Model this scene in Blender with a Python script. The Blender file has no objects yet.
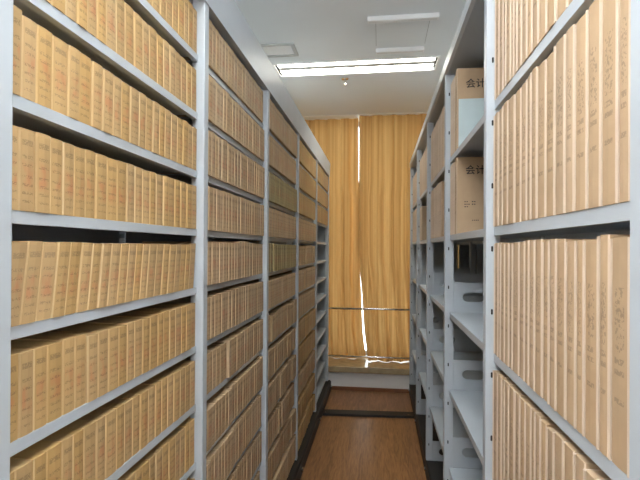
import bpy, math, random
from mathutils import Matrix, Vector
random.seed(11)
SC = bpy.context.scene
COL = SC.collection

# ------------------------------------------------------------------ camera
EYE = 1.65
YAW, PIT, ROL, FPX, PPY = 0.1300, 0.00348, 0.00511, 458.8, 6.43
_x0 = Vector((math.cos(YAW), math.sin(YAW), 0))
_f = Vector((-math.sin(YAW) * math.cos(PIT), math.cos(YAW) * math.cos(PIT), math.sin(PIT)))
_u0 = Vector((math.sin(YAW) * math.sin(PIT), -math.cos(YAW) * math.sin(PIT), math.cos(PIT)))
_r = _x0 * math.cos(ROL) + _u0 * math.sin(ROL)
_u = _u0 * math.cos(ROL) - _x0 * math.sin(ROL)
cam_data = bpy.data.cameras.new('camera')
cam = bpy.data.objects.new('camera', cam_data)
COL.objects.link(cam)
cam.matrix_world = Matrix(((_r.x, _u.x, -_f.x, 0), (_r.y, _u.y, -_f.y, 0), (_r.z, _u.z, -_f.z, EYE), (0, 0, 0, 1)))
cam_data.sensor_width = 36.0
cam_data.lens = FPX / 640 * 36.0
cam_data.shift_y = PPY / 640
cam_data.clip_start = 0.02
SC.camera = cam

# ------------------------------------------------------------------ world and exposure
world = bpy.data.worlds.new('daylight')
SC.world = world
world.use_nodes = True
world.node_tree.nodes['Background'].inputs[0].default_value = (0.93, 0.97, 1.0, 1)
world.node_tree.nodes['Background'].inputs[1].default_value = 2.5
SC.view_settings.view_transform = 'Standard'
SC.view_settings.look = 'None'
SC.view_settings.gamma = 1.0
SC.view_settings.use_curve_mapping = False
SC.view_settings.exposure = 1.45
TUBE = 38.0            # brightness of the fluorescent diffusers

# ------------------------------------------------------------------ helpers
def lnk(nt, a, b): nt.links.new(a, b)

def mat(name, col, rough=0.5, metal=0.0, noise=0.0, nscale=20.0, bump=0.0, spec=0.5):
    m = bpy.data.materials.new(name); m.use_nodes = True
    nt = m.node_tree; b = nt.nodes['Principled BSDF']
    b.inputs['Base Color'].default_value = (*col, 1)
    b.inputs['Roughness'].default_value = rough
    b.inputs['Metallic'].default_value = metal
    b.inputs['Specular IOR Level'].default_value = spec
    if noise or bump:
        tc = nt.nodes.new('ShaderNodeTexCoord')
        n = nt.nodes.new('ShaderNodeTexNoise'); n.inputs['Scale'].default_value = nscale; n.inputs['Detail'].default_value = 5
        lnk(nt, tc.outputs['Object'], n.inputs['Vector'])
        if noise:
            r = nt.nodes.new('ShaderNodeMapRange')
            r.inputs[1].default_value = 0.3; r.inputs[2].default_value = 0.7
            r.inputs[3].default_value = 1 - noise; r.inputs[4].default_value = 1 + noise
            lnk(nt, n.outputs['Fac'], r.inputs[0])
            v = nt.nodes.new('ShaderNodeVectorMath'); v.operation = 'SCALE'
            v.inputs[0].default_value = col
            lnk(nt, r.outputs[0], v.inputs['Scale']); lnk(nt, v.outputs[0], b.inputs['Base Color'])
        if bump:
            bp = nt.nodes.new('ShaderNodeBump'); bp.inputs['Strength'].default_value = bump; bp.inputs['Distance'].default_value = 0.002
            lnk(nt, n.outputs['Fac'], bp.inputs['Height']); lnk(nt, bp.outputs[0], b.inputs['Normal'])
    return m

def emit(name, col, s):
    m = bpy.data.materials.new(name); m.use_nodes = True
    nt = m.node_tree; nt.nodes.clear()
    e = nt.nodes.new('ShaderNodeEmission'); e.inputs[0].default_value = (*col, 1); e.inputs[1].default_value = s
    o = nt.nodes.new('ShaderNodeOutputMaterial'); lnk(nt, e.outputs[0], o.inputs[0])
    return m

class MB:
    """collects simple solids into one mesh"""
    def __init__(self): self.v = []; self.f = []
    def box(self, x0, x1, y0, y1, z0, z1):
        x0, x1 = min(x0, x1), max(x0, x1); n = len(self.v)
        self.v += [(x, y, z) for z in (z0, z1) for y in (y0, y1) for x in (x0, x1)]
        self.f += [tuple(n + i for i in q) for q in ((0, 2, 3, 1), (4, 5, 7, 6), (0, 1, 5, 4), (1, 3, 7, 5), (3, 2, 6, 7), (2, 0, 4, 6))]
        return self
    def tube(self, a, b, r, n=12, caps=True):
        a, b = Vector(a), Vector(b); d = (b - a).normalized()
        s = d.orthogonal().normalized(); t = d.cross(s); k = len(self.v)
        for p in (a, b):
            for i in range(n):
                q = 2 * math.pi * i / n
                self.v.append(tuple(p + (s * math.cos(q) + t * math.sin(q)) * r))
        for i in range(n): j = (i + 1) % n; self.f.append((k + i, k + j, k + n + j, k + n + i))
        if caps: self.f.append(tuple(k + i for i in reversed(range(n)))); self.f.append(tuple(k + n + i for i in range(n)))
        return self
    def prism(self, poly, axis, lo, hi):
        """poly: 2D points; axis 0: (y,z) along x, 1: (x,z) along y, 2: (x,y) along z"""
        k = len(self.v); n = len(poly)
        for h in (lo, hi):
            for p, q in poly:
                self.v.append((h, p, q) if axis == 0 else (p, h, q) if axis == 1 else (p, q, h))
        for i in range(n): j = (i + 1) % n; self.f.append((k + i, k + j, k + n + j, k + n + i))
        self.f.append(tuple(k + i for i in reversed(range(n)))); self.f.append(tuple(k + n + i for i in range(n)))
        return self
    def mesh(self, name):
        me = bpy.data.meshes.new(name); me.from_pydata(self.v, [], self.f); me.update()
        import bmesh
        bm = bmesh.new(); bm.from_mesh(me); bmesh.ops.recalc_face_normals(bm, faces=bm.faces); bm.to_mesh(me); bm.free()
        return me
    def build(self, name, m, parent=None, bevel=0.0, smooth=False):
        me = self.mesh(name); me.materials.append(m)
        o = bpy.data.objects.new(name, me); COL.objects.link(o)
        if parent: o.parent = parent
        if bevel:
            b = o.modifiers.new('bevel', 'BEVEL'); b.width = bevel; b.segments = 2; b.limit_method = 'ANGLE'
        if smooth:
            for p in me.polygons: p.use_smooth = True
        return o

def tag(o, label, cat=None, group=None, kind=None):
    if label: o['label'] = label
    if cat: o['category'] = cat
    if group: o['group'] = group
    if kind: o['kind'] = kind
    return o

def empty(name, loc=(0, 0, 0)):
    o = bpy.data.objects.new(name, None); COL.objects.link(o); o.location = loc; o.empty_display_size = 0.05
    return o

def project(p):
    d = Vector(p) - Vector((0, 0, EYE)); z = d.dot(_f)
    if z < 0.05: return None
    return 320 + FPX * d.dot(_r) / z, 240 + PPY - FPX * d.dot(_u) / z

ORD = ('first second third fourth fifth sixth seventh eighth ninth tenth eleventh twelfth thirteenth fourteenth fifteenth '
       'sixteenth seventeenth eighteenth nineteenth twentieth').split() + ['twenty-' + w for w in 'first second third fourth fifth sixth seventh eighth ninth'.split()]

# ------------------------------------------------------------------ materials
M_PAINT = mat('grey_rack_paint', (0.47, 0.52, 0.565), 0.42, noise=0.03, nscale=6)
M_BASE = mat('black_rack_base', (0.012, 0.011, 0.010), 0.6)
M_SLOT = mat('slot_dark', (0.012, 0.012, 0.013), 0.8)
M_CLEAT = mat('fitting_grey', (0.58, 0.60, 0.60), 0.5)
M_CHROME = mat('chrome', (0.72, 0.72, 0.72), 0.18, 1.0)
M_CEIL = mat('ceiling_paint', (0.86, 0.90, 0.92), 0.85, noise=0.015, nscale=2)
M_WALL = mat('wall_paint', (0.82, 0.82, 0.81), 0.8, noise=0.02, nscale=4)
M_WHITE = mat('white_enamel', (0.92, 0.93, 0.93), 0.4)
M_BASEBOARD = mat('brown_baseboard', (0.22, 0.085, 0.035), 0.35, noise=0.15, nscale=14)
M_SILL = mat('cream_stone', (0.42, 0.33, 0.19), 0.2, noise=0.15, nscale=16)
M_TUBE_ADDED = emit('added_fluorescent_glow', (0.97, 0.99, 1.0), TUBE)
M_TUBE_OLD = emit('aged_fluorescent_glow', (1.0, 0.97, 0.86), TUBE * .3)
M_TUBE_FILL = emit('fill_uplight_glow', (0.97, 0.99, 1.0), TUBE * 2.5)  # glow of the added uplight behind the camera
M_FRAME = mat('window_aluminium', (0.55, 0.56, 0.57), 0.4, 0.6)
M_INK = mat('print_ink', (0.035, 0.028, 0.024), 0.7)
M_PALEBLUE = mat('pale_blue_card', (0.55, 0.66, 0.68), 0.6, noise=0.03)
M_STRIP = mat('white_card', (0.8, 0.8, 0.78), 0.6)

def floor_material():
    m = bpy.data.materials.new('oak_laminate'); m.use_nodes = True
    nt = m.node_tree; b = nt.nodes['Principled BSDF']
    tc = nt.nodes.new('ShaderNodeTexCoord')
    mp = nt.nodes.new('ShaderNodeMapping'); mp.inputs['Scale'].default_value = (1, 0.09, 1)
    lnk(nt, tc.outputs['Object'], mp.inputs[0])
    br = nt.nodes.new('ShaderNodeTexBrick')          # boards: colour shifts only
    mb = nt.nodes.new('ShaderNodeMapping'); mb.inputs['Rotation'].default_value = (0, 0, math.pi / 2)
    lnk(nt, tc.outputs['Object'], mb.inputs[0]); lnk(nt, mb.outputs[0], br.inputs['Vector'])
    br.inputs['Scale'].default_value = 1.0; br.inputs['Brick Width'].default_value = 1.2; br.inputs['Row Height'].default_value = 0.125
    br.inputs['Mortar Size'].default_value = 0.0012; br.inputs['Color1'].default_value = (0.9, 0.9, 0.9, 1); br.inputs['Color2'].default_value = (1.08, 1.08, 1.08, 1)
    br.inputs['Mortar'].default_value = (0.72, 0.72, 0.72, 1)
    n1 = nt.nodes.new('ShaderNodeTexNoise'); n1.inputs['Scale'].default_value = 34; n1.inputs['Detail'].default_value = 6; n1.inputs['Distortion'].default_value = 1.6
    n2 = nt.nodes.new('ShaderNodeTexNoise'); n2.inputs['Scale'].default_value = 130; n2.inputs['Detail'].default_value = 3
    lnk(nt, mp.outputs[0], n1.inputs[0]); lnk(nt, mp.outputs[0], n2.inputs[0])
    ad = nt.nodes.new('ShaderNodeMath'); ad.operation = 'MULTIPLY_ADD'; ad.inputs[1].default_value = 0.45
    lnk(nt, n2.outputs['Fac'], ad.inputs[0]); lnk(nt, n1.outputs['Fac'], ad.inputs[2])
    cr = nt.nodes.new('ShaderNodeValToRGB')
    cr.color_ramp.elements[0].position = 0.5; cr.color_ramp.elements[0].color = (0.17, 0.075, 0.028, 1)
    cr.color_ramp.elements[1].position = 0.95; cr.color_ramp.elements[1].color = (0.36, 0.18, 0.077, 1)
    lnk(nt, ad.outputs[0], cr.inputs[0])
    mx = nt.nodes.new('ShaderNodeMix'); mx.data_type = 'RGBA'; mx.blend_type = 'MULTIPLY'; mx.inputs[0].default_value = 1
    lnk(nt, cr.outputs[0], mx.inputs[6]); lnk(nt, br.outputs[0], mx.inputs[7]); lnk(nt, mx.outputs[2], b.inputs['Base Color'])
    b.inputs['Roughness'].default_value = 0.33
    return m
M_FLOOR = floor_material()

def curtain_material():
    m = bpy.data.materials.new('gold_curtain_cloth'); m.use_nodes = True
    nt = m.node_tree; nt.nodes.clear()
    tc = nt.nodes.new('ShaderNodeTexCoord')
    mp = nt.nodes.new('ShaderNodeMapping'); mp.inputs['Scale'].default_value = (1, 1, 0.0015)
    n = nt.nodes.new('ShaderNodeTexNoise'); n.inputs['Scale'].default_value = 24; n.inputs['Detail'].default_value = 4
    lnk(nt, tc.outputs['Object'], mp.inputs[0]); lnk(nt, mp.outputs[0], n.inputs[0])
    cr = nt.nodes.new('ShaderNodeValToRGB')
    cr.color_ramp.elements[0].position = 0.3; cr.color_ramp.elements[0].color = (0.40, 0.20, 0.062, 1)
    cr.color_ramp.elements[1].position = 0.75; cr.color_ramp.elements[1].color = (0.68, 0.42, 0.165, 1)
    lnk(nt, n.outputs['Fac'], cr.inputs[0])  # vertical streaks put the backlit cloth's light and dark bands into its colour
    d = nt.nodes.new('ShaderNodeBsdfDiffuse'); t = nt.nodes.new('ShaderNodeBsdfTranslucent'); mx = nt.nodes.new('ShaderNodeMixShader')
    mx.inputs[0].default_value = 0.22
    lnk(nt, cr.outputs[0], d.inputs[0]); lnk(nt, cr.outputs[0], t.inputs[0])
    lnk(nt, d.outputs[0], mx.inputs[1]); lnk(nt, t.outputs[0], mx.inputs[2])
    o = nt.nodes.new('ShaderNodeOutputMaterial'); lnk(nt, mx.outputs[0], o.inputs[0])
    return m
M_CURTAIN = curtain_material()

def glass_material():
    m = bpy.data.materials.new('window_glass'); m.use_nodes = True
    nt = m.node_tree; nt.nodes.clear()
    t = nt.nodes.new('ShaderNodeBsdfTransparent'); t.inputs[0].default_value = (0.93, 0.96, 0.95, 1)
    g = nt.nodes.new('ShaderNodeBsdfGlossy'); g.inputs['Roughness'].default_value = 0.02
    f = nt.nodes.new('ShaderNodeFresnel'); f.inputs[0].default_value = 1.45
    mx = nt.nodes.new('ShaderNodeMixShader'); o = nt.nodes.new('ShaderNodeOutputMaterial')
    lnk(nt, f.outputs[0], mx.inputs[0]); lnk(nt, t.outputs[0], mx.inputs[1]); lnk(nt, g.outputs[0], mx.inputs[2]); lnk(nt, mx.outputs[0], o.inputs[0])
    return m
M_GLASS = glass_material()

def ramp(nt, src, stops, interp='CONSTANT'):
    r = nt.nodes.new('ShaderNodeValToRGB'); r.color_ramp.interpolation = interp
    e = r.color_ramp.elements
    while len(e) < len(stops): e.new(0.5)
    for i, (p, c) in enumerate(stops): e[i].position = p; e[i].color = (c, c, c, 1)
    lnk(nt, src, r.inputs[0]); return r.outputs[0]

def mth(nt, op, a, b=None, c=None):
    n = nt.nodes.new('ShaderNodeMath'); n.operation = op
    for i, x in enumerate((a, b, c)):
        if x is None: continue
        if isinstance(x, (int, float)): n.inputs[i].default_value = x
        else: lnk(nt, x, n.inputs[i])
    return n.outputs[0]

def mixc(nt, fac, a, col):
    n = nt.nodes.new('ShaderNodeMix'); n.data_type = 'RGBA'
    lnk(nt, fac, n.inputs[0]); lnk(nt, a, n.inputs[6]); n.inputs[7].default_value = (*col, 1); return n.outputs[2]

def paper_material(name, col, style):
    """kraft paper with flat print on the spine, laid out in the spine's own UV"""
    m = bpy.data.materials.new(name); m.use_nodes = True
    nt = m.node_tree; b = nt.nodes['Principled BSDF']; b.inputs['Roughness'].default_value = 0.62
    b.inputs['Specular IOR Level'].default_value = 0.3
    uv = nt.nodes.new('ShaderNodeUVMap'); uv.uv_map = 'spine'
    sp = nt.nodes.new('ShaderNodeSeparateXYZ'); lnk(nt, uv.outputs[0], sp.inputs[0]); u, v = sp.outputs[0], sp.outputs[1]
    at = nt.nodes.new('ShaderNodeAttribute'); at.attribute_name = 'rnd'; rnd = at.outputs['Fac']
    # paper tone per book, with a little blotching
    tc = nt.nodes.new('ShaderNodeTexCoord')
    ns = nt.nodes.new('ShaderNodeTexNoise'); ns.inputs['Scale'].default_value = 22; ns.inputs['Detail'].default_value = 4
    lnk(nt, tc.outputs['Object'], ns.inputs[0])
    val = mth(nt, 'ADD', mth(nt, 'MULTIPLY_ADD', rnd, 0.17, 0.91), mth(nt, 'MULTIPLY_ADD', ns.outputs['Fac'], 0.24, -0.12))
    hs = nt.nodes.new('ShaderNodeHueSaturation'); hs.inputs['Color'].default_value = (*col, 1)
    lnk(nt, val, hs.inputs['Value'])
    sat = mth(nt, 'MULTIPLY_ADD', mth(nt, 'FRACT', mth(nt, 'MULTIPLY', rnd, 7.3)), 0.12, 0.94); lnk(nt, sat, hs.inputs['Saturation'])
    c = hs.outputs[0]
    def noise(su, sv, k):
        cb = nt.nodes.new('ShaderNodeCombineXYZ')
        lnk(nt, mth(nt, 'MULTIPLY', u, su), cb.inputs[0]); lnk(nt, mth(nt, 'MULTIPLY', v, sv), cb.inputs[1]); lnk(nt, mth(nt, 'MULTIPLY', rnd, k), cb.inputs[2])
        n = nt.nodes.new('ShaderNodeTexNoise'); n.inputs['Scale'].default_value = 1; n.inputs['Detail'].default_value = 1
        lnk(nt, cb.outputs[0], n.inputs[0]); return n.outputs['Fac']
    inside = mth(nt, 'GREATER_THAN', u, -0.5)
    if style == 'voucher':
        win = ramp(nt, u, [(0, 0), (0.14, 1), (0.86, 0)])
        title = mth(nt, 'MULTIPLY', ramp(nt, v, [(0, 0), (0.80, 1), (0.87, 0)]), mth(nt, 'GREATER_THAN', noise(13, 60, 91), 0.42))
        lines = mth(nt, 'MULTIPLY', ramp(nt, v, [(0, 0), (0.10, 1), (0.13, 0), (0.20, 1), (0.235, 0), (0.30, 1), (0.335, 0), (0.40, 1), (0.435, 0), (0.54, 1), (0.575, 0), (0.64, 1), (0.68, 0)]),
                    mth(nt, 'GREATER_THAN', noise(12, 50, 57), 0.50))
        red = mth(nt, 'MULTIPLY', ramp(nt, v, [(0.22, 0), (0.36, 1), (0.52, 1), (0.66, 0)], 'EASE'), ramp(nt, noise(2.2, 5, 133), [(0.40, 0), (0.66, 1)], 'LINEAR'))
        c = mixc(nt, mth(nt, 'MULTIPLY', mth(nt, 'MULTIPLY', red, win), 0.36), c, (0.52, 0.13, 0.06))
        c = mixc(nt, mth(nt, 'MULTIPLY', mth(nt, 'MULTIPLY', title, win), 0.42), c, (0.10, 0.07, 0.045))
        c = mixc(nt, mth(nt, 'MULTIPLY', mth(nt, 'MULTIPLY', lines, win), 0.46), c, (0.13, 0.085, 0.05))
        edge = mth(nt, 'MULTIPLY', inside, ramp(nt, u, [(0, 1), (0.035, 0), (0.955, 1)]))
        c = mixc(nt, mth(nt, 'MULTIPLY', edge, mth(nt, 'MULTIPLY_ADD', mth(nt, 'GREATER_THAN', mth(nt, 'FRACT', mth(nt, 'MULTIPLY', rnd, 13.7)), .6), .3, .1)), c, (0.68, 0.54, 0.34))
    elif style == 'binder':
        win = ramp(nt, u, [(0, 0), (0.22, 1), (0.80, 0)])
        t1 = mth(nt, 'MULTIPLY', ramp(nt, v, [(0, 0), (0.27, 1), (0.295, 0), (0.395, 1), (0.42, 0), (0.445, 1), (0.47, 0)]), mth(nt, 'GREATER_THAN', noise(9, 60, 57), 0.44))
        t2 = mth(nt, 'MULTIPLY', ramp(nt, v, [(0, 0), (0.50, 1), (0.78, 0)]), mth(nt, 'GREATER_THAN', noise(8, 60, 97), 0.56))
        tt = mth(nt, 'MAXIMUM', t1, t2)
        c = mixc(nt, mth(nt, 'MULTIPLY', mth(nt, 'MULTIPLY', tt, win), 0.42), c, (0.12, 0.085, 0.06))
        edge = mth(nt, 'MULTIPLY', inside, ramp(nt, u, [(0, 1), (0.06, 0), (0.97, 1)]))
        c = mixc(nt, mth(nt, 'MULTIPLY', edge, 0.55), c, (0.73, 0.61, 0.49))
    lnk(nt, c, b.inputs['Base Color'])
    return m

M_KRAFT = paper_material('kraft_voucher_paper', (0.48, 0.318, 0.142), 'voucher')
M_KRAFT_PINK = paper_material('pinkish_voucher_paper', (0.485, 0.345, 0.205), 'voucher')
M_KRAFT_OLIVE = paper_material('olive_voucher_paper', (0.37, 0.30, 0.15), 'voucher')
M_BINDER = paper_material('tan_binder_board', (0.485, 0.345, 0.215), 'binder')
M_BINDER_EDGE = mat('pale_cover_edge', (0.58, 0.465, 0.355), 0.6, noise=0.05)

# ------------------------------------------------------------------ room
CEIL = 3.274
XL, XR, YB, YW, YG = -1.78, 1.72, -3.4, 5.33, 5.93
tag(MB().box(XL - .1, XR + .1, YB - .1, YW + .02, -0.1, 0).build('floor', M_FLOOR), None, kind='structure')
tag(MB().box(XL - .12, XL, YB, YG + .06, 0, CEIL).build('wall_left', M_WALL), None, kind='structure')
tag(MB().box(XR, XR + .12, YB, YG + .06, 0, CEIL).build('wall_right', M_WALL), None, kind='structure')
tag(MB().box(XL - .12, XR + .12, YB - .12, YB, 0, CEIL).build('wall_back', M_WALL), None, kind='structure')
tag(MB().box(XL, XR, YW, YG + .06, 0, 0.211).build('wall_far', M_WALL), None, kind='structure')
tag(MB().box(XL, XR, YW - .012, YW, 0, 0.045).build('baseboard_far', M_BASEBOARD, bevel=.003), None, kind='structure')
tag(MB().box(XL, XR, YW - .03, YG - .03, 0.211, 0.28).build('trim_1', M_SILL, bevel=.004), None, kind='structure')

# ceiling with recesses where the light fixtures sit
LIGHTS = [(-0.935, 0.48, y, y + .274) for y in (3.975, 0.20)]
cb = MB(); ys = [YB] + sorted(sum(([a, b] for _, _, a, b in LIGHTS), [])) + [YG + .06]
x0, x1 = LIGHTS[0][:2]
cb.box(XL - .12, x0, YB - .12, YG + .06, CEIL, CEIL + .1); cb.box(x1, XR + .12, YB - .12, YG + .06, CEIL, CEIL + .1)
for i in range(0, len(ys), 2): cb.box(x0, x1, ys[i], ys[i + 1], CEIL, CEIL + .1)
tag(cb.build('ceiling', M_CEIL), None, kind='structure')

# window with panes behind the curtains
w = empty('window_1', (0, YG, 0.28)); tag(w, None, kind='structure')
fr = MB(); H = CEIL - 0.28
for z0_, z1_ in ((0, .06), (H - .06, H)): fr.box(XL, XR, -.03, .03, z0_, z1_)
for x in (XL, XR - .05): fr.box(x, x + .05, -.03, .03, .06, H - .06)
fr.build('window_frame', M_FRAME, w)
cols = [XL + .05, -0.95, 0.55, XR - .05]
for x in cols[1:-1]: MB().box(x - .025, x + .025, -.03, .03, .06, H - .06).build('mullion', M_FRAME, w)
for i in range(3): MB().box(cols[i] + (.025 if i else 0), cols[i + 1] - (.025 if i < 2 else 0), -.004, .004, .06, H - .06).build('pane', M_GLASS, w)

# ------------------------------------------------------------------ ceiling fittings
def light_fixture(x0, x1, y0, y1, label, glow=None):
    t = empty('ceiling_light', ((x0 + x1) / 2, (y0 + y1) / 2, CEIL))
    tag(t, label, 'ceiling light', 'recessed fluorescent ceiling lights')
    hw, hd = (x1 - x0) / 2, (y1 - y0) / 2
    h = MB()
    h.box(-hw, hw, -hd, hd, .085, .095)
    for s in (-1, 1): h.box(-hw, hw, s * hd, s * (hd - .004), .0, .085) if s < 0 else h.box(-hw, hw, hd - .004, hd, 0, .085)
    h.v = [(x, min(max(y, -hd), hd), z) for x, y, z in h.v]
    h.build('housing', M_WHITE, t)
    for s in (-1, 1): MB().box(s * hw, s * (hw - .012), -hd + .004, hd - .004, .004, .085).build('end_cap', M_SLOT, t)
    f = MB(); e = .018
    f.box(-hw - e, hw + e, -hd - e, -hd, -.006, 0); f.box(-hw - e, hw + e, hd, hd + e, -.006, 0)
    f.box(-hw - e, -hw, -hd, hd, -.006, 0); f.box(hw, hw + e, -hd, hd, -.006, 0)
    f.build('trim_frame', M_WHITE, t)
    MB().prism([(-.034, .010), (.034, .010), (.016, .07), (-.016, .07)], 0, -hw + .012, hw - .012).build('reflector', M_CLEAT, t)
    for s in (-1, 1):
        c = s * (hd * .54)
        MB().prism([(c - .036, .030), (c - .02, .018), (c, .013), (c + .02, .018), (c + .036, .030)], 0, -hw + .016, hw - .016).build('diffuser', glow or M_TUBE_ADDED, t)
    return t
light_fixture(*LIGHTS[0], 'long recessed twin-strip fluorescent light in the ceiling before the curtains', M_TUBE_OLD)
light_fixture(*LIGHTS[1], 'unseen twin-strip ceiling light added to brighten the nearest bays')  # out of view, added to light the near upper shelves
def fill_uplight(x, y, z, half, label):  # added lamp out of view, stands in for light bounced off the ceiling
    t = empty('fill_uplight', (x, y, z)); tag(t, label, 'added fill light')
    MB().prism([(-.095, .018), (-.08, -.03), (.08, -.03), (.095, .018), (.091, .018), (.077, -.026), (-.077, -.026), (-.091, .018)], 0, -half, half).build('tray', M_WHITE, t)
    MB().box(-half, half, -.03, .03, -.026, .02).build('batten', M_WHITE, t)
    for s in (-1, 1):
        MB().tube((-half + .02, s * .06, .01), (half - .02, s * .06, .01), .014, 12).build('tube', M_TUBE_FILL, t, smooth=True)
        MB().tube((s * half * .7, 0, .02), (s * half * .7, 0, CEIL - z), .005, 8).build('suspension_rod', M_CHROME, t)
        for q in (-1, 1): MB().box(q * half, q * (half - .02), s * .06 - .016, s * .06 + .016, -.026, .03).build('lamp_holder', M_WHITE, t)
    return t
fill_uplight(-.2, -.35, 2.35, .75, 'unseen twin-tube fill uplight added behind the camera to brighten ceiling and shelves')

ap = empty('access_panel', (0.153, 3.49, CEIL)); tag(ap, 'flush square access panel in ceiling between two white strips', 'access panel')
MB().box(-.188, .188, -.205, .205, -.004, 0).build('panel', M_CEIL, ap)
e = MB()
for s in (-1, 1): e.box(-.194, .194, s * .2065 - .0015, s * .2065 + .0015, -.0012, 0); e.box(s * .1905 - .0015, s * .1905 + .0015, -.205, .205, -.0012, 0)
e.build('joint', mat('panel_joint', (0.42, 0.43, 0.43), .9), ap)
for x0, x1, y0, lab in ((-.094, .397, 3.226, 'longer white linear air slot on ceiling, nearer the camera'), (-.039, .345, 3.75, 'shorter white linear air slot on ceiling, near the long light')):
    t = empty('linear_air_slot', ((x0 + x1) / 2, y0 + .021, CEIL)); tag(t, lab, 'air slot', 'linear air slots in the ceiling')
    h = (x1 - x0) / 2
    MB().prism([(-.021, 0), (-.021, -.028), (-.017, -.032), (.021, -.032), (.021, 0)], 0, -h, h).build('housing', M_WHITE, t)
    for s in (-.006, .006): MB().box(-h + .01, h - .01, s - .0015, s + .0015, -.0325, -.0315).build('slit', M_CLEAT, t)

t = empty('ceiling_vent', (-.85, 3.68, CEIL)); tag(t, 'square white air vent in ceiling above the left rack', 'vent')
fr = MB(); a_, b_ = .165, .118
for s in (-1, 1): fr.box(-a_, a_, s * b_ - (.03 if s > 0 else 0), s * b_ + (.03 if s < 0 else 0), -.012, 0); fr.box(s * a_ - (.03 if s > 0 else 0), s * a_ + (.03 if s < 0 else 0), -b_ + .03, b_ - .03, -.012, 0)
fr.build('frame', M_CLEAT, t, bevel=.002)
MB().box(-a_ + .03, a_ - .03, -b_ + .03, b_ - .03, -.002, 0).build('backing', M_WHITE, t)
for i in range(7):
    y = -b_ + .046 + i * .024
    MB().prism([(y - .0095, -.007), (y + .0095, -.007), (y + .0095, -.005), (y - .0095, -.005)], 0, -a_ + .03, a_ - .03).build('slat', M_WHITE, t)

t = empty('sprinkler_head', (-.339, 4.372, CEIL)); tag(t, 'small chrome sprinkler head hanging below the ceiling light', 'sprinkler')
MB().tube((0, 0, -.008), (0, 0, 0), .034, 20).build('escutcheon', M_CHROME, t)
MB().tube((0, 0, -.05), (0, 0, -.008), .009, 10).build('stem', M_CHROME, t)
g = MB().tube((0, 0, -.062), (0, 0, -.058), .016, 14)
for s in (-1, 1): g.tube((s * .009, 0, -.03), (s * .011, 0, -.06), .0025, 6)
g.build('deflector', M_CHROME, t)

# ------------------------------------------------------------------ curtains and guard rail
CUR_Y, CUR_B, CUR_T = 5.72, 0.287, CEIL - .008
def curtain(xa, xb, label, seed, edge):
    """edge(z): x of the inner hem; xa fixed outer side"""
    r = random.Random(seed); nz = 30; nx = int(abs(xb - xa) / .0085)
    ph = [r.uniform(0, 6.28) for _ in range(6)]; vs = []; fs = []
    for j in range(nz + 1):
        t = j / nz; z = CUR_B + (CUR_T - CUR_B) * t; xe = edge(z)
        for i in range(nx + 1):
            s = i / nx; x = xa + (xe - xa) * s
            q = xa + (xb - xa) * s
            pleat = 2 * math.pi * q / .185
            d = .030 * math.sin(pleat + .7 * math.sin(q * 3.1 + ph[0])) + .012 * math.sin(2.3 * pleat + ph[1]) + .009 * math.sin(q * 9 + ph[2])
            d *= .5 + .6 * (1 - t)
            vs.append((x + .006 * math.sin(pleat * 2 + ph[3]) * min(1, (1 - s) * 12), CUR_Y + d, z + .004 * math.sin(q * 11 + ph[4]) * (1 - t)))
    for j in range(nz):
        for i in range(nx): k = j * (nx + 1) + i; fs.append((k, k + 1, k + nx + 2, k + nx + 1))
    me = bpy.data.meshes.new('curtain'); me.from_pydata(vs, [], fs); me.update(); me.materials.append(M_CURTAIN)
    for p in me.polygons: p.use_smooth = True
    o = bpy.data.objects.new('curtain', me); COL.objects.link(o)
    return tag(o, label, 'curtain', 'gold curtains over the window')
def seam(z):                                     # where the two curtains meet
    pts = [(0.28, -.15), (.64, -.197), (1.13, -.222), (1.44, -.252), (2.5, -.262), (3.3, -.268)]
    for (za, xa), (zb, xb) in zip(pts, pts[1:]):
        if z <= zb: return xa + (xb - xa) * (z - za) / (zb - za)
    return pts[-1][1]
def gap(z):
    pts = [(0.28, .018), (.64, .016), (1.05, .009), (1.40, .002), (1.55, -.02), (2.3, -.02), (2.42, .004), (3.3, .010)]
    for (za, ga), (zb, gb) in zip(pts, pts[1:]):
        if z <= zb: return ga + (gb - ga) * (z - za) / (zb - za)
    return pts[-1][1]
curtain(XL + .02, -.26, 'gold pleated curtain hanging left of the bright gap', 3, lambda z: seam(z) - gap(z) * .8)
c2 = curtain(XR - .02, -.26, 'gold pleated curtain hanging right of the bright gap', 5, lambda z: seam(z) + gap(z) * .8)
c2.location.y = -.10
tr = empty('curtain_track', (0, CUR_Y, CEIL)); tag(tr, 'thin white curtain track along ceiling edge above the gold curtains', 'curtain track')
MB().box(XL, XR, -.15, .05, -.008, 0).build('channel', M_WHITE, tr)
g = empty('guard_rail', (0, 5.5, 0.28)); tag(g, 'chrome window guard rail of two bars across the curtains', 'guard rail')
MB().tube((XL, 0, 1.65 - .723 - .28), (XR, 0, 1.65 - .723 - .28), .013, 14).build('bar', M_CHROME, g, smooth=True)
MB().tube((XL, 0, 1.65 - 1.295 - .28), (XR, 0, 1.65 - 1.295 - .28), .012, 14).build('bar', M_CHROME, g, smooth=True)
for x in (-1.35, 1.3): MB().tube((x, 0, 0), (x, 0, .66), .014, 12).build('stanchion', M_CHROME, g, smooth=True)

# floor track across the aisle
tk = empty('floor_track', (-.12, 4.575, 0)); tag(tk, 'black steel floor track crossing the aisle between both racks', 'track')
tk.rotation_euler.z = 0.056
b = MB().prism([(-.062, 0), (-.058, .022), (.058, .022), (.062, 0)], 0, -.52, .52); b.build('rail', M_BASE, tk)
for x in (-.41, .40): MB().tube((x, -.035, .0222), (x, -.035, .027), .007, 10).build('bolt', M_CHROME, tk)

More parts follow.
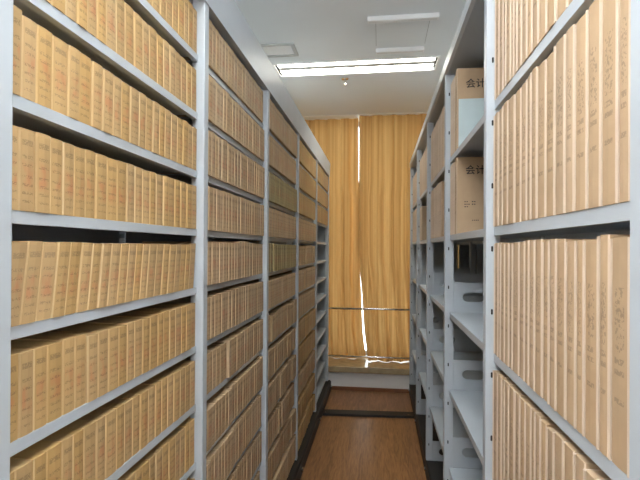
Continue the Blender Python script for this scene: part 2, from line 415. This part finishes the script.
# ------------------------------------------------------------------ racks
A = 0.582                                     # left rack face
LPOST = [p - .019 for p in (0.663, 1.502, 2.369, 3.275, 4.25, 5.25)]
LH = 0.019                                    # half post width
LZ0, LS = EYE + 0.8251, 0.1939               # canopy bottom, shelf pitch
LIP = 0.022
BX = -0.5                                     # rack depth
rk = empty('shelving_rack', (-A - .28, LPOST[0], 0))
tag(rk, 'long grey steel rack on the left packed with kraft voucher books', 'rack')
def loc(mb, o): mb.v = [(x - o.location.x, y - o.location.y, z - o.location.z) for x, y, z in mb.v]; return mb
def upright(x0, x1, y0, y1, z0, z1, parent, slots=None):
    o = loc(MB().box(x0, x1, y0, y1, z0, z1), parent).build('post', M_PAINT, parent, bevel=.003)
    return o
LD = .56
for y in LPOST:
    upright(-A, -A - .045, y - LH, y + LH, .13, LZ0 + .02, rk)
    upright(-A - LD + .045, -A - LD, y - LH, y + LH, .13, LZ0 + .02, rk)
def shelf_mesh(name, length, depth, lip=LIP, th=.004):
    """tray: top plate with folded lips front and back; origin at front top middle start, +x goes into the rack"""
    m = MB()
    m.box(0, depth, 0, length, -th, 0)
    m.box(0, .004, 0, length, -lip, -th); m.box(depth - .004, depth, 0, length, -lip, -th)
    m.box(.004, .016, 0, length, -lip, -lip + .003)
    return m.mesh(name)
def put(name, me, m, parent, loc_, rot=0):
    if not me.materials: me.materials.append(m)
    o = bpy.data.objects.new(name, me); COL.objects.link(o); o.parent = parent
    o.location = Vector(loc_) - parent.location; o.rotation_euler.z = rot
    return o
for i in range(5):
    y0, y1 = LPOST[i] + LH, LPOST[i + 1] - LH
    me = shelf_mesh('shelf', y1 - y0, LD - .048)
    me.transform(Matrix.Diagonal((-1, 1, 1, 1))); me.flip_normals()
    for n in range(1, 13):
        put('shelf', me, M_PAINT, rk, (-A - .024, y0, LZ0 - n * LS + LIP / 2))
    loc(MB().box(-A - .30, -A - .303, y0, y1, .15, LZ0), rk).build('added_back_panel', M_PAINT, rk)  # added centre panel, keeps the gaps above the books dark
loc(MB().box(-A - .045, -A - LD + .045, LPOST[-1], LPOST[-1] + .006, .13, LZ0), rk).build('end_panel', M_PAINT, rk)
cn = MB()   # tall top fascia with a roof plate
cn.prism([(-A + .004, LZ0 - .004), (-A + .010, LZ0 + .148), (-A + .004, LZ0 + .154), (-A - LD, LZ0 + .154), (-A - LD, LZ0 + .14), (-A - .02, LZ0 + .14), (-A - .02, LZ0 - .004)], 1, LPOST[0] - LH - .005, LPOST[-1] + LH + .005)
loc(cn, rk).build('top_fascia', M_PAINT, rk)
loc(MB().prism([(-A + .03, 0.012), (-A + .03, .112), (-A + .018, .128), (-A - LD, .128), (-A - LD, 0.012)], 1, LPOST[0] - .04, LPOST[-1] + .04), rk).build('base', M_BASE, rk)
for y in LPOST:
    loc(MB().tube((-A + .03, y, .06), (-A + .045, y, .06), .018, 14), rk).build('wheel_cap', M_CHROME, rk)
    loc(MB().tube((-A - .1, y - .012, .034), (-A - .1, y + .012, .034), .034, 18), rk).build('wheel', M_BASE, rk)
    loc(MB().tube((-A - .45, y - .012, .034), (-A - .45, y + .012, .034), .034, 18), rk).build('wheel', M_BASE, rk)
for n, i, ya, yb in ((8, 1, 1.56, 1.80), (7, 1, 1.93, 2.26)):
    z = LZ0 - n * LS
    loc(MB().box(-A - .0235, -A - .030, ya, yb, z - .010, z + .010), rk).build('label_strip', M_STRIP, rk)

# right racks
RF = 0.335                                    # post face; shelf lips sit 24 mm behind it
RX = 0.360
RPOST = [p - .037 for p in (0.67, 1.556, 2.487, 3.406, 4.328, 5.257)]
RW, RD = 0.038, 0.045
RZ0, RS = EYE + 0.8608, 0.4012
RDEP = 0.52
def slot_plate(w, h):
    m = MB(); r = w / 2
    poly = [(r * math.cos(q), (h / 2 - r) + r * math.sin(q)) for q in [math.pi * k / 6 for k in range(7)]] + [(-r * math.cos(q), -(h / 2 - r) - r * math.sin(q)) for q in [math.pi * k / 6 for k in range(7)]]
    m.prism(poly, 1, -.0006, .0004); return m.mesh('slot')
SLOT = slot_plate(.006, .018); SLOT.materials.append(M_SLOT)
def divider(x0, x1, h):
    """low plate with a rounded hand hole"""
    cx, hw, hr, cz = x0 + .10, .055, .024, h * .52
    m = MB(); N = 8
    hole = [(cx + hw - hr + hr * math.cos(q), cz + hr * math.sin(q)) for q in [-math.pi / 2 + math.pi * k / N for k in range(N + 1)]] + \
           [(cx - hw + hr + hr * math.cos(q), cz + hr * math.sin(q)) for q in [math.pi / 2 + math.pi * k / N for k in range(N + 1)]]
    out = []
    for px, pz in hole:                       # matching points on the rim rectangle
        dx, dz = px - cx, pz - cz
        if abs(dx) <= hw - hr + 1e-6: out.append((px, h if dz > 0 else 0))
        elif dx > 0: out.append((cx + hw + .01, h if dz > .012 else 0 if dz < -.012 else cz + dz * 3))
        else: out.append((cx - hw - .01, h if dz > .012 else 0 if dz < -.012 else cz + dz * 3))
    k = len(hole)
    for y in (0, .004):
        m.v += [(p, y, q) for p, q in hole] + [(p, y, q) for p, q in out]
    for i in range(k):
        j = (i + 1) % k
        m.f += [(i, j, k + j, k + i), (2 * k + i, 3 * k + i, 3 * k + j, 2 * k + j), (i, 2 * k + i, 2 * k + j, j)]
    m.box(x0, cx - hw - .01, 0, .004, 0, h); m.box(cx + hw + .01, x1, 0, .004, 0, h)
    return m.mesh('divider_plate')
def right_rack(name, dx, label):
    r = empty(name, (RF + dx + RDEP / 2, RPOST[0], 0)); tag(r, label, 'rack')
    for k, y in enumerate(RPOST):
        for x in (RF, RF + RDEP - RD):
            p = loc(MB().box(x + dx, x + dx + RD, y, y + RW, .13, RZ0 + .05), r).build('post', M_PAINT, r, bevel=.002)
            if x == RF and dx == 0:
                for q in range(12):
                    o = bpy.data.objects.new('slot', SLOT); COL.objects.link(o); o.parent = p
                    o.location = Vector((x + .019, y, .246 + q * RS / 2)) - r.location
    for i in range(5):
        y0, y1 = RPOST[i] + RW, RPOST[i + 1]
        me = shelf_mesh('shelf', y1 - y0, RDEP - .048, .028)
        for n in range(1, 7): put('shelf', me, M_PAINT, r, (RX + dx, y0, RZ0 - n * RS + .012))
    if dx: loc(MB().box(RF + RDEP + dx - .05, RF + RDEP + dx - .047, RPOST[0] + .01, RPOST[-1] + .02, .15, RZ0 + .04), r).build('added_back_panel', M_PAINT, r)  # added to block the curtain's light so the openings stay dark
    dm = divider(0, RDEP - 2 * RD, .155)
    for k, y in enumerate(RPOST):
        for n in range(1, 7): put('divider_plate', dm, M_PAINT, r, (RF + RD + dx, y + .002, RZ0 - n * RS + .012))
    loc(MB().box(RF + RD + dx, RF + RDEP + .003 + dx, RPOST[-1] + RW, RPOST[-1] + RW + .005, .13, RZ0 + .05), r).build('end_panel', M_PAINT, r)
    m = MB().prism([(RF + .008 + dx, RZ0 + .044), (RF - .006 + dx, RZ0 + .052), (RF - .006 + dx, RZ0 + .105), (RF + .004 + dx, RZ0 + .112), (RF + RDEP + dx, RZ0 + .112), (RF + RDEP + dx, RZ0 + .044)], 1, RPOST[0] - .01, RPOST[-1] + RW + .01)
    loc(m, r).build('top_fascia', M_PAINT, r)
    loc(MB().prism([(RF + dx, .012), (RF + dx, .118), (RF + .012 + dx, .13), (RF + RDEP + dx, .13), (RF + RDEP + dx, .012)], 1, RPOST[0] - .02, RPOST[-1] + RW + .02), r).build('base', M_BASE, r)
    for y in RPOST:
        for x in (.1, .42): loc(MB().tube((RF + dx + x, y + .008, .034), (RF + dx + x, y + .032, .034), .034, 18), r).build('wheel', M_BASE, r)
        if dx == 0: loc(MB().tube((RF - .012, y + .02, .06), (RF, y + .02, .06), .015, 14), r).build('wheel_cap', M_CHROME, r)
    return r
right_rack('shelving_rack', 0, 'long grey steel rack on the right with tall binders and bare lower shelves')
right_rack('shelving_rack', RDEP + .012, 'grey rack glimpsed in the dark through the right rack\'s empty shelves')

# ------------------------------------------------------------------ books
def book_geo(x_front, side, depth, y0, th, z0, h, lean, rnd, uvw=1.0):
    """one bound book: rounded-corner spine facing the aisle. side=-1: rack on the left (spine looks to +x). Returns verts, faces, uvs per face"""
    c = min(.0022, th * .08); f = x_front; bk = x_front + side * depth; bl = -side * .0012
    plan = [(f + side * c, y0), (f, y0 + c), (f + bl, y0 + th / 2), (f, y0 + th - c), (f + side * c, y0 + th), (bk, y0 + th), (bk, y0)]
    if side > 0: pass
    vs = [(x, y + lean * 0, z0) for x, y in plan] + [(x, y + lean * h, z0 + h) for x, y in plan]
    n = len(plan); fs = []; uv = []
    us = [0, .04, .5, .96, 1]
    for i in range(n):
        j = (i + 1) % n
        fc = (i, j, n + j, n + i)
        if i < 4: q = [(us[i], 0), (us[i + 1], 0), (us[i + 1], 1), (us[i], 1)]
        else: q = [(-1, -1)] * 4
        if side > 0: fc = fc[::-1]; q = q[::-1]
        fs.append(fc); uv.append(q)
    top = tuple(range(n, 2 * n)); bot = tuple(range(n))[::-1]
    if side > 0: top = top[::-1]; bot = bot[::-1]
    fs += [top, bot]; uv += [[(-1, -1)] * n] * 2
    return vs, fs, uv

def books_mesh(name, books, m_list):
    vs, fs, uvs, rn, mi = [], [], [], [], []
    for g, rnd, mk in books:
        k = len(vs); v, f, u = g
        vs += v; fs += [tuple(k + a for a in q) for q in f]; uvs += u; rn += [rnd] * len(f); mi += [mk] * len(f)
    me = bpy.data.meshes.new(name); me.from_pydata(vs, [], fs); me.update()
    ul = me.uv_layers.new(name='spine'); ul.data.foreach_set('uv', [c for q in uvs for p in q for c in p])
    at = me.attributes.new('rnd', 'FLOAT', 'FACE'); at.data.foreach_set('value', rn)
    for m in m_list: me.materials.append(m)
    me.polygons.foreach_set('material_index', mi)
    return me

rng = random.Random(77)
KM = [M_KRAFT, M_KRAFT_PINK, M_KRAFT_OLIVE]
books = []            # (area, bay, n, idx, geo, rnd, matindex)
for bay in range(5):
    ya, yb = LPOST[bay] + LH + .004, LPOST[bay + 1] - LH - .004
    for n in range(1, 13):
        if bay == 4 and n > 3: continue
        zs = LZ0 - n * LS + LIP / 2 + .0005
        lean = 0.0
        if bay == 0: lean = {5: .13, 6: .0, 2: -.02, 3: .015}.get(n, 0.0)
        hbase = .142 if bay == 0 else rng.choice((.155, .157, .159)) if n < 5 else rng.choice((.147, .150, .153))
        if bay == 0: mk = 0
        elif bay == 1: mk = 1
        elif bay == 2: mk = 2 if n in (3, 5) else 1
        else: mk = rng.choice((0, 1, 0))
        L = yb - ya - abs(lean) * hbase; cnt = round(L / (.0365 if bay != 0 else .0372))
        ths = [rng.uniform(.85, 1.15) for _ in range(cnt)]; tot = sum(ths)
        fill = 1.0
        if bay in (1, 2, 3) and rng.random() < .25: fill = .96
        ths = [t * L * fill / tot for t in ths]
        y = ya + (abs(lean) * hbase if lean < 0 else 0); gh = 0; gx = 0
        for k, t in enumerate(ths):
            if k == 0 or rng.random() < (.14 if bay else .08):
                gh = rng.uniform(-.004, .004) if bay == 0 else rng.choice((-.006, 0, .004, .007)) if n >= 5 else rng.uniform(-.003, .003)
                gx = rng.uniform(0, .006) if bay == 0 else rng.choice((0, .004, .012)) if n >= 5 else rng.uniform(0, .004)
            h = hbase + gh + rng.uniform(-.0015, .0015)
            xf = -A - (.0205 if bay == 0 else .013 if bay == 1 else .005) - gx * .7 - rng.uniform(0, .003)
            ln = lean
            rnd = rng.random()
            geo = book_geo(xf, -1, .225, y, t - .0008, zs, h, ln, rnd)
            y += t
            pr = [project((xf, y - t + t * a, zs + h * b_)) for a in (0, .5, 1) for b_ in (0, .5, 1)]
            if all(pr):
                ins = sum(0 <= p[0] < 640 and 0 <= p[1] < 480 for p in pr) / 9
                w_ = abs(pr[6][0] - pr[0][0]); hh = abs(pr[2][1] - pr[0][1])
                ar = ins * w_ * hh if pr[8][0] > 13 else 0
            else: ar = 0
            books.append((ar, bay, n, k, geo, rnd, mk, cnt))
order = sorted(range(len(books)), key=lambda i: -books[i][0])
solo = set(i for i in order[:300] if books[i][0] > 0)
SHELF = {1: 'third shelf above eye level', 2: 'second shelf above eye level', 3: 'first shelf above eye level', 4: 'eye-level shelf',
         5: 'first shelf below eye level', 6: 'second shelf below eye level', 7: 'third shelf below eye level', 8: 'fourth shelf below eye level', 9: 'fifth shelf below eye level',
         10: 'sixth shelf below eye level', 11: 'seventh shelf below eye level', 12: 'lowest shelf'}
BAY = ['nearest left bay', 'second left bay', 'third left bay', 'fourth left bay', 'farthest left bay']
for i, (ar, bay, n, k, geo, rnd, mk, cnt) in enumerate(books):
    if i not in solo: continue
    c = geo[0]; ox, oy, oz = c[0][0], c[0][1], c[0][2]
    g2 = ([(x - ox, y - oy, z - oz) for x, y, z in geo[0]], geo[1], geo[2])
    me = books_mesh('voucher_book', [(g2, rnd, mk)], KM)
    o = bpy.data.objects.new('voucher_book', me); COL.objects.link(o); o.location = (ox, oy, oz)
    if bay == 0 and k >= cnt // 2: pos = ORD[cnt - 1 - k] + ' before far post'
    else: pos = ORD[k] + ' from near post'
    colour = ['kraft', 'pinkish tan', 'olive tan'][mk]
    tag(o, f'{colour} voucher book, {pos}, {SHELF[n]}, {BAY[bay]}', 'book', 'voucher books on the left rack')
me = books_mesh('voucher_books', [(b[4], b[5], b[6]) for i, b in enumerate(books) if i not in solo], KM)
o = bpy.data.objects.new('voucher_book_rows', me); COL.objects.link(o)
tag(o, 'remaining close-packed rows of tan voucher books on the left rack\'s farther bays', 'books', None, 'stuff')

# right binders
def binder(y, th, zs, h, lean, rnd, label, xf=None, depth=.24, edge=True, group='tall binders on the right rack'):
    xf = RX - .002 + rng.uniform(0, .003) if xf is None else xf
    r = empty('binder', (xf, y, zs)); tag(r, label, 'binder', group)
    e = .0075 if edge else 0
    g = book_geo(0, 1, depth, 0, th - e - .0006, 0, h, lean, rnd)
    me = books_mesh('cover', [(g, rnd, 0)], [M_BINDER])
    c = bpy.data.objects.new('cover', me); COL.objects.link(c); c.parent = r
    if edge:
        g = book_geo(-.0018, 1, depth, th - e, e - .0006, 0, h - .002, lean, rnd)
        me = books_mesh('cover_edge', [(g, rnd, 0)], [M_BINDER_EDGE])
        c = bpy.data.objects.new('cover_edge', me); COL.objects.link(c); c.parent = r
    return r
RSH = {1: 'top shelf', 2: 'eye-level shelf', 3: 'first shelf below eye level', 4: 'second shelf below eye level'}
for n in (1, 2, 3, 4):
    ya, yb = RPOST[0] + RW + .003, RPOST[1] - .003
    zs = RZ0 - n * RS + .0125
    cnt = 19 if n != 2 else 17
    ths = [rng.uniform(.7, 1.3) for _ in range(cnt)]; s = sum(ths); y = ya
    for k in range(cnt):
        t = ths[k] / s * (yb - ya)
        binder(y, t, zs, .350 + rng.uniform(-.004, .005), 0, rng.random(), f'tall tan binder, {ORD[k]} from the near post, {RSH[n]}, nearest right bay')
        y += t
# farther right bays: (bay, shelf, y start, count, thickness, height)
RB = ['nearest', 'second', 'third', 'fourth', 'farthest']
def far_row(bay, n, frac, h, th=.036, xoff=0.0):
    yb = RPOST[bay + 1] - .003; ya = RPOST[bay] + RW + .003
    zs = RZ0 - n * RS + .0125
    span = (yb - ya) * frac; cnt = max(2, round(span / th)); y = yb - span
    out = []
    for k in range(cnt):
        out.append(binder(y, span / cnt, zs, h + rng.uniform(-.004, .004), 0, rng.random(), f'tan binder, {ORD[k]} from the camera, {RSH[n]}, {RB[bay]} right bay', xf=RX + xoff + rng.uniform(0, .004), edge=True, group='binders on the farther right bays'))
        y += span / cnt
    return out
far_row(2, 1, .97, .345); far_row(2, 2, .62, .335)
lab = far_row(3, 1, .9, .33)[3]; MB().box(-.0035, -.0005, .006, .024, .05, .15).build('label_card', M_STRIP, lab)['label'] = 'white card on spine'; far_row(3, 2, .22, .30)
far_row(4, 1, .95, .30); far_row(4, 2, .95, .33)

# two cover-out boxes with large lettering in the second right bay, thin binders behind them
def text_mesh(s, size, name, parent, loc_, m):
    cu = bpy.data.curves.new(name, 'FONT'); cu.body = s; cu.size = size; cu.extrude = .0003; cu.resolution_u = 3; cu.offset = size * .012
    tmp = bpy.data.objects.new('tmp', cu); COL.objects.link(tmp)
    bpy.context.view_layer.update()
    me = bpy.data.meshes.new_from_object(tmp.evaluated_get(bpy.context.evaluated_depsgraph_get()))
    bpy.data.objects.remove(tmp); bpy.data.curves.remove(cu)
    me.materials.clear(); me.materials.append(m)
    me.transform(Matrix.Rotation(math.pi / 2, 4, 'X'))
    o = bpy.data.objects.new(name, me); COL.objects.link(o); o.parent = parent; o.location = loc_
    return o
for n, h, lab in ((1, .385, 'upper tan file box, black lettering on its cover, behind a pale blue folder'), (2, .364, 'lower tan file box with black lettering and small print on its cover')):
    zs = RZ0 - n * RS + .0125; yb = RPOST[2] - .003; y = 2.245
    r = empty('file_box', (RX, y, zs)); tag(r, lab, 'file box', 'lettered file boxes in the second right bay')
    me = books_mesh('box_body', [(book_geo(0, 1, .25, 0, .042, 0, h, 0, .5), .62, 0)], [M_BINDER]); me.materials[0] = M_BINDER
    c = bpy.data.objects.new('box_body', me); COL.objects.link(c); c.parent = r
    text_mesh('会计凭证', .046, 'cover_lettering', r, (.040, -.0004, h - .090 if n == 1 else h - .078), M_INK)
    if n == 2:
        p = MB()
        for row, (x0, z, ws) in enumerate(((.036, .150, (.006, .006)), (.036, .138, (.006, .005, .006)), (.036, .126, (.007, .006)), (.072, .062, (.005, .004, .005, .005)), (.070, .15, (.007, .006)), (.070, .138, (.007, .006)))):
            x = x0
            for w_ in ws: p.box(x, x + w_, -.0006, .0004, z, z + .0045); x += w_ + .0035
        p.build('small_print', M_INK, r)
    y += .0425
    for k, t in enumerate((.032, .030, .033, .028, .030)):
        binder(y, t, zs, h - .006 + rng.uniform(-.003, .003), 0, rng.random(), f'thin tan binder, {ORD[k]} behind the {"upper" if n == 1 else "lower"} lettered file box', xf=RX + .002, group='thin binders behind the lettered boxes')
        y += t
zs = RZ0 - RS + .0125
f = empty('folder', (RX + .006, 2.239, zs)); tag(f, 'pale blue folder leaning on the upper lettered file box', 'folder')
MB().prism([(0, 0), (.205, 0), (.205, .236), (.0, .236)], 1, -.006, -.0035).build('front_cover', M_PALEBLUE, f)
MB().prism([(0.002, 0), (.20, 0), (.20, .232), (.002, .232)], 1, -.0035, -.001).build('sheet', M_STRIP, f)
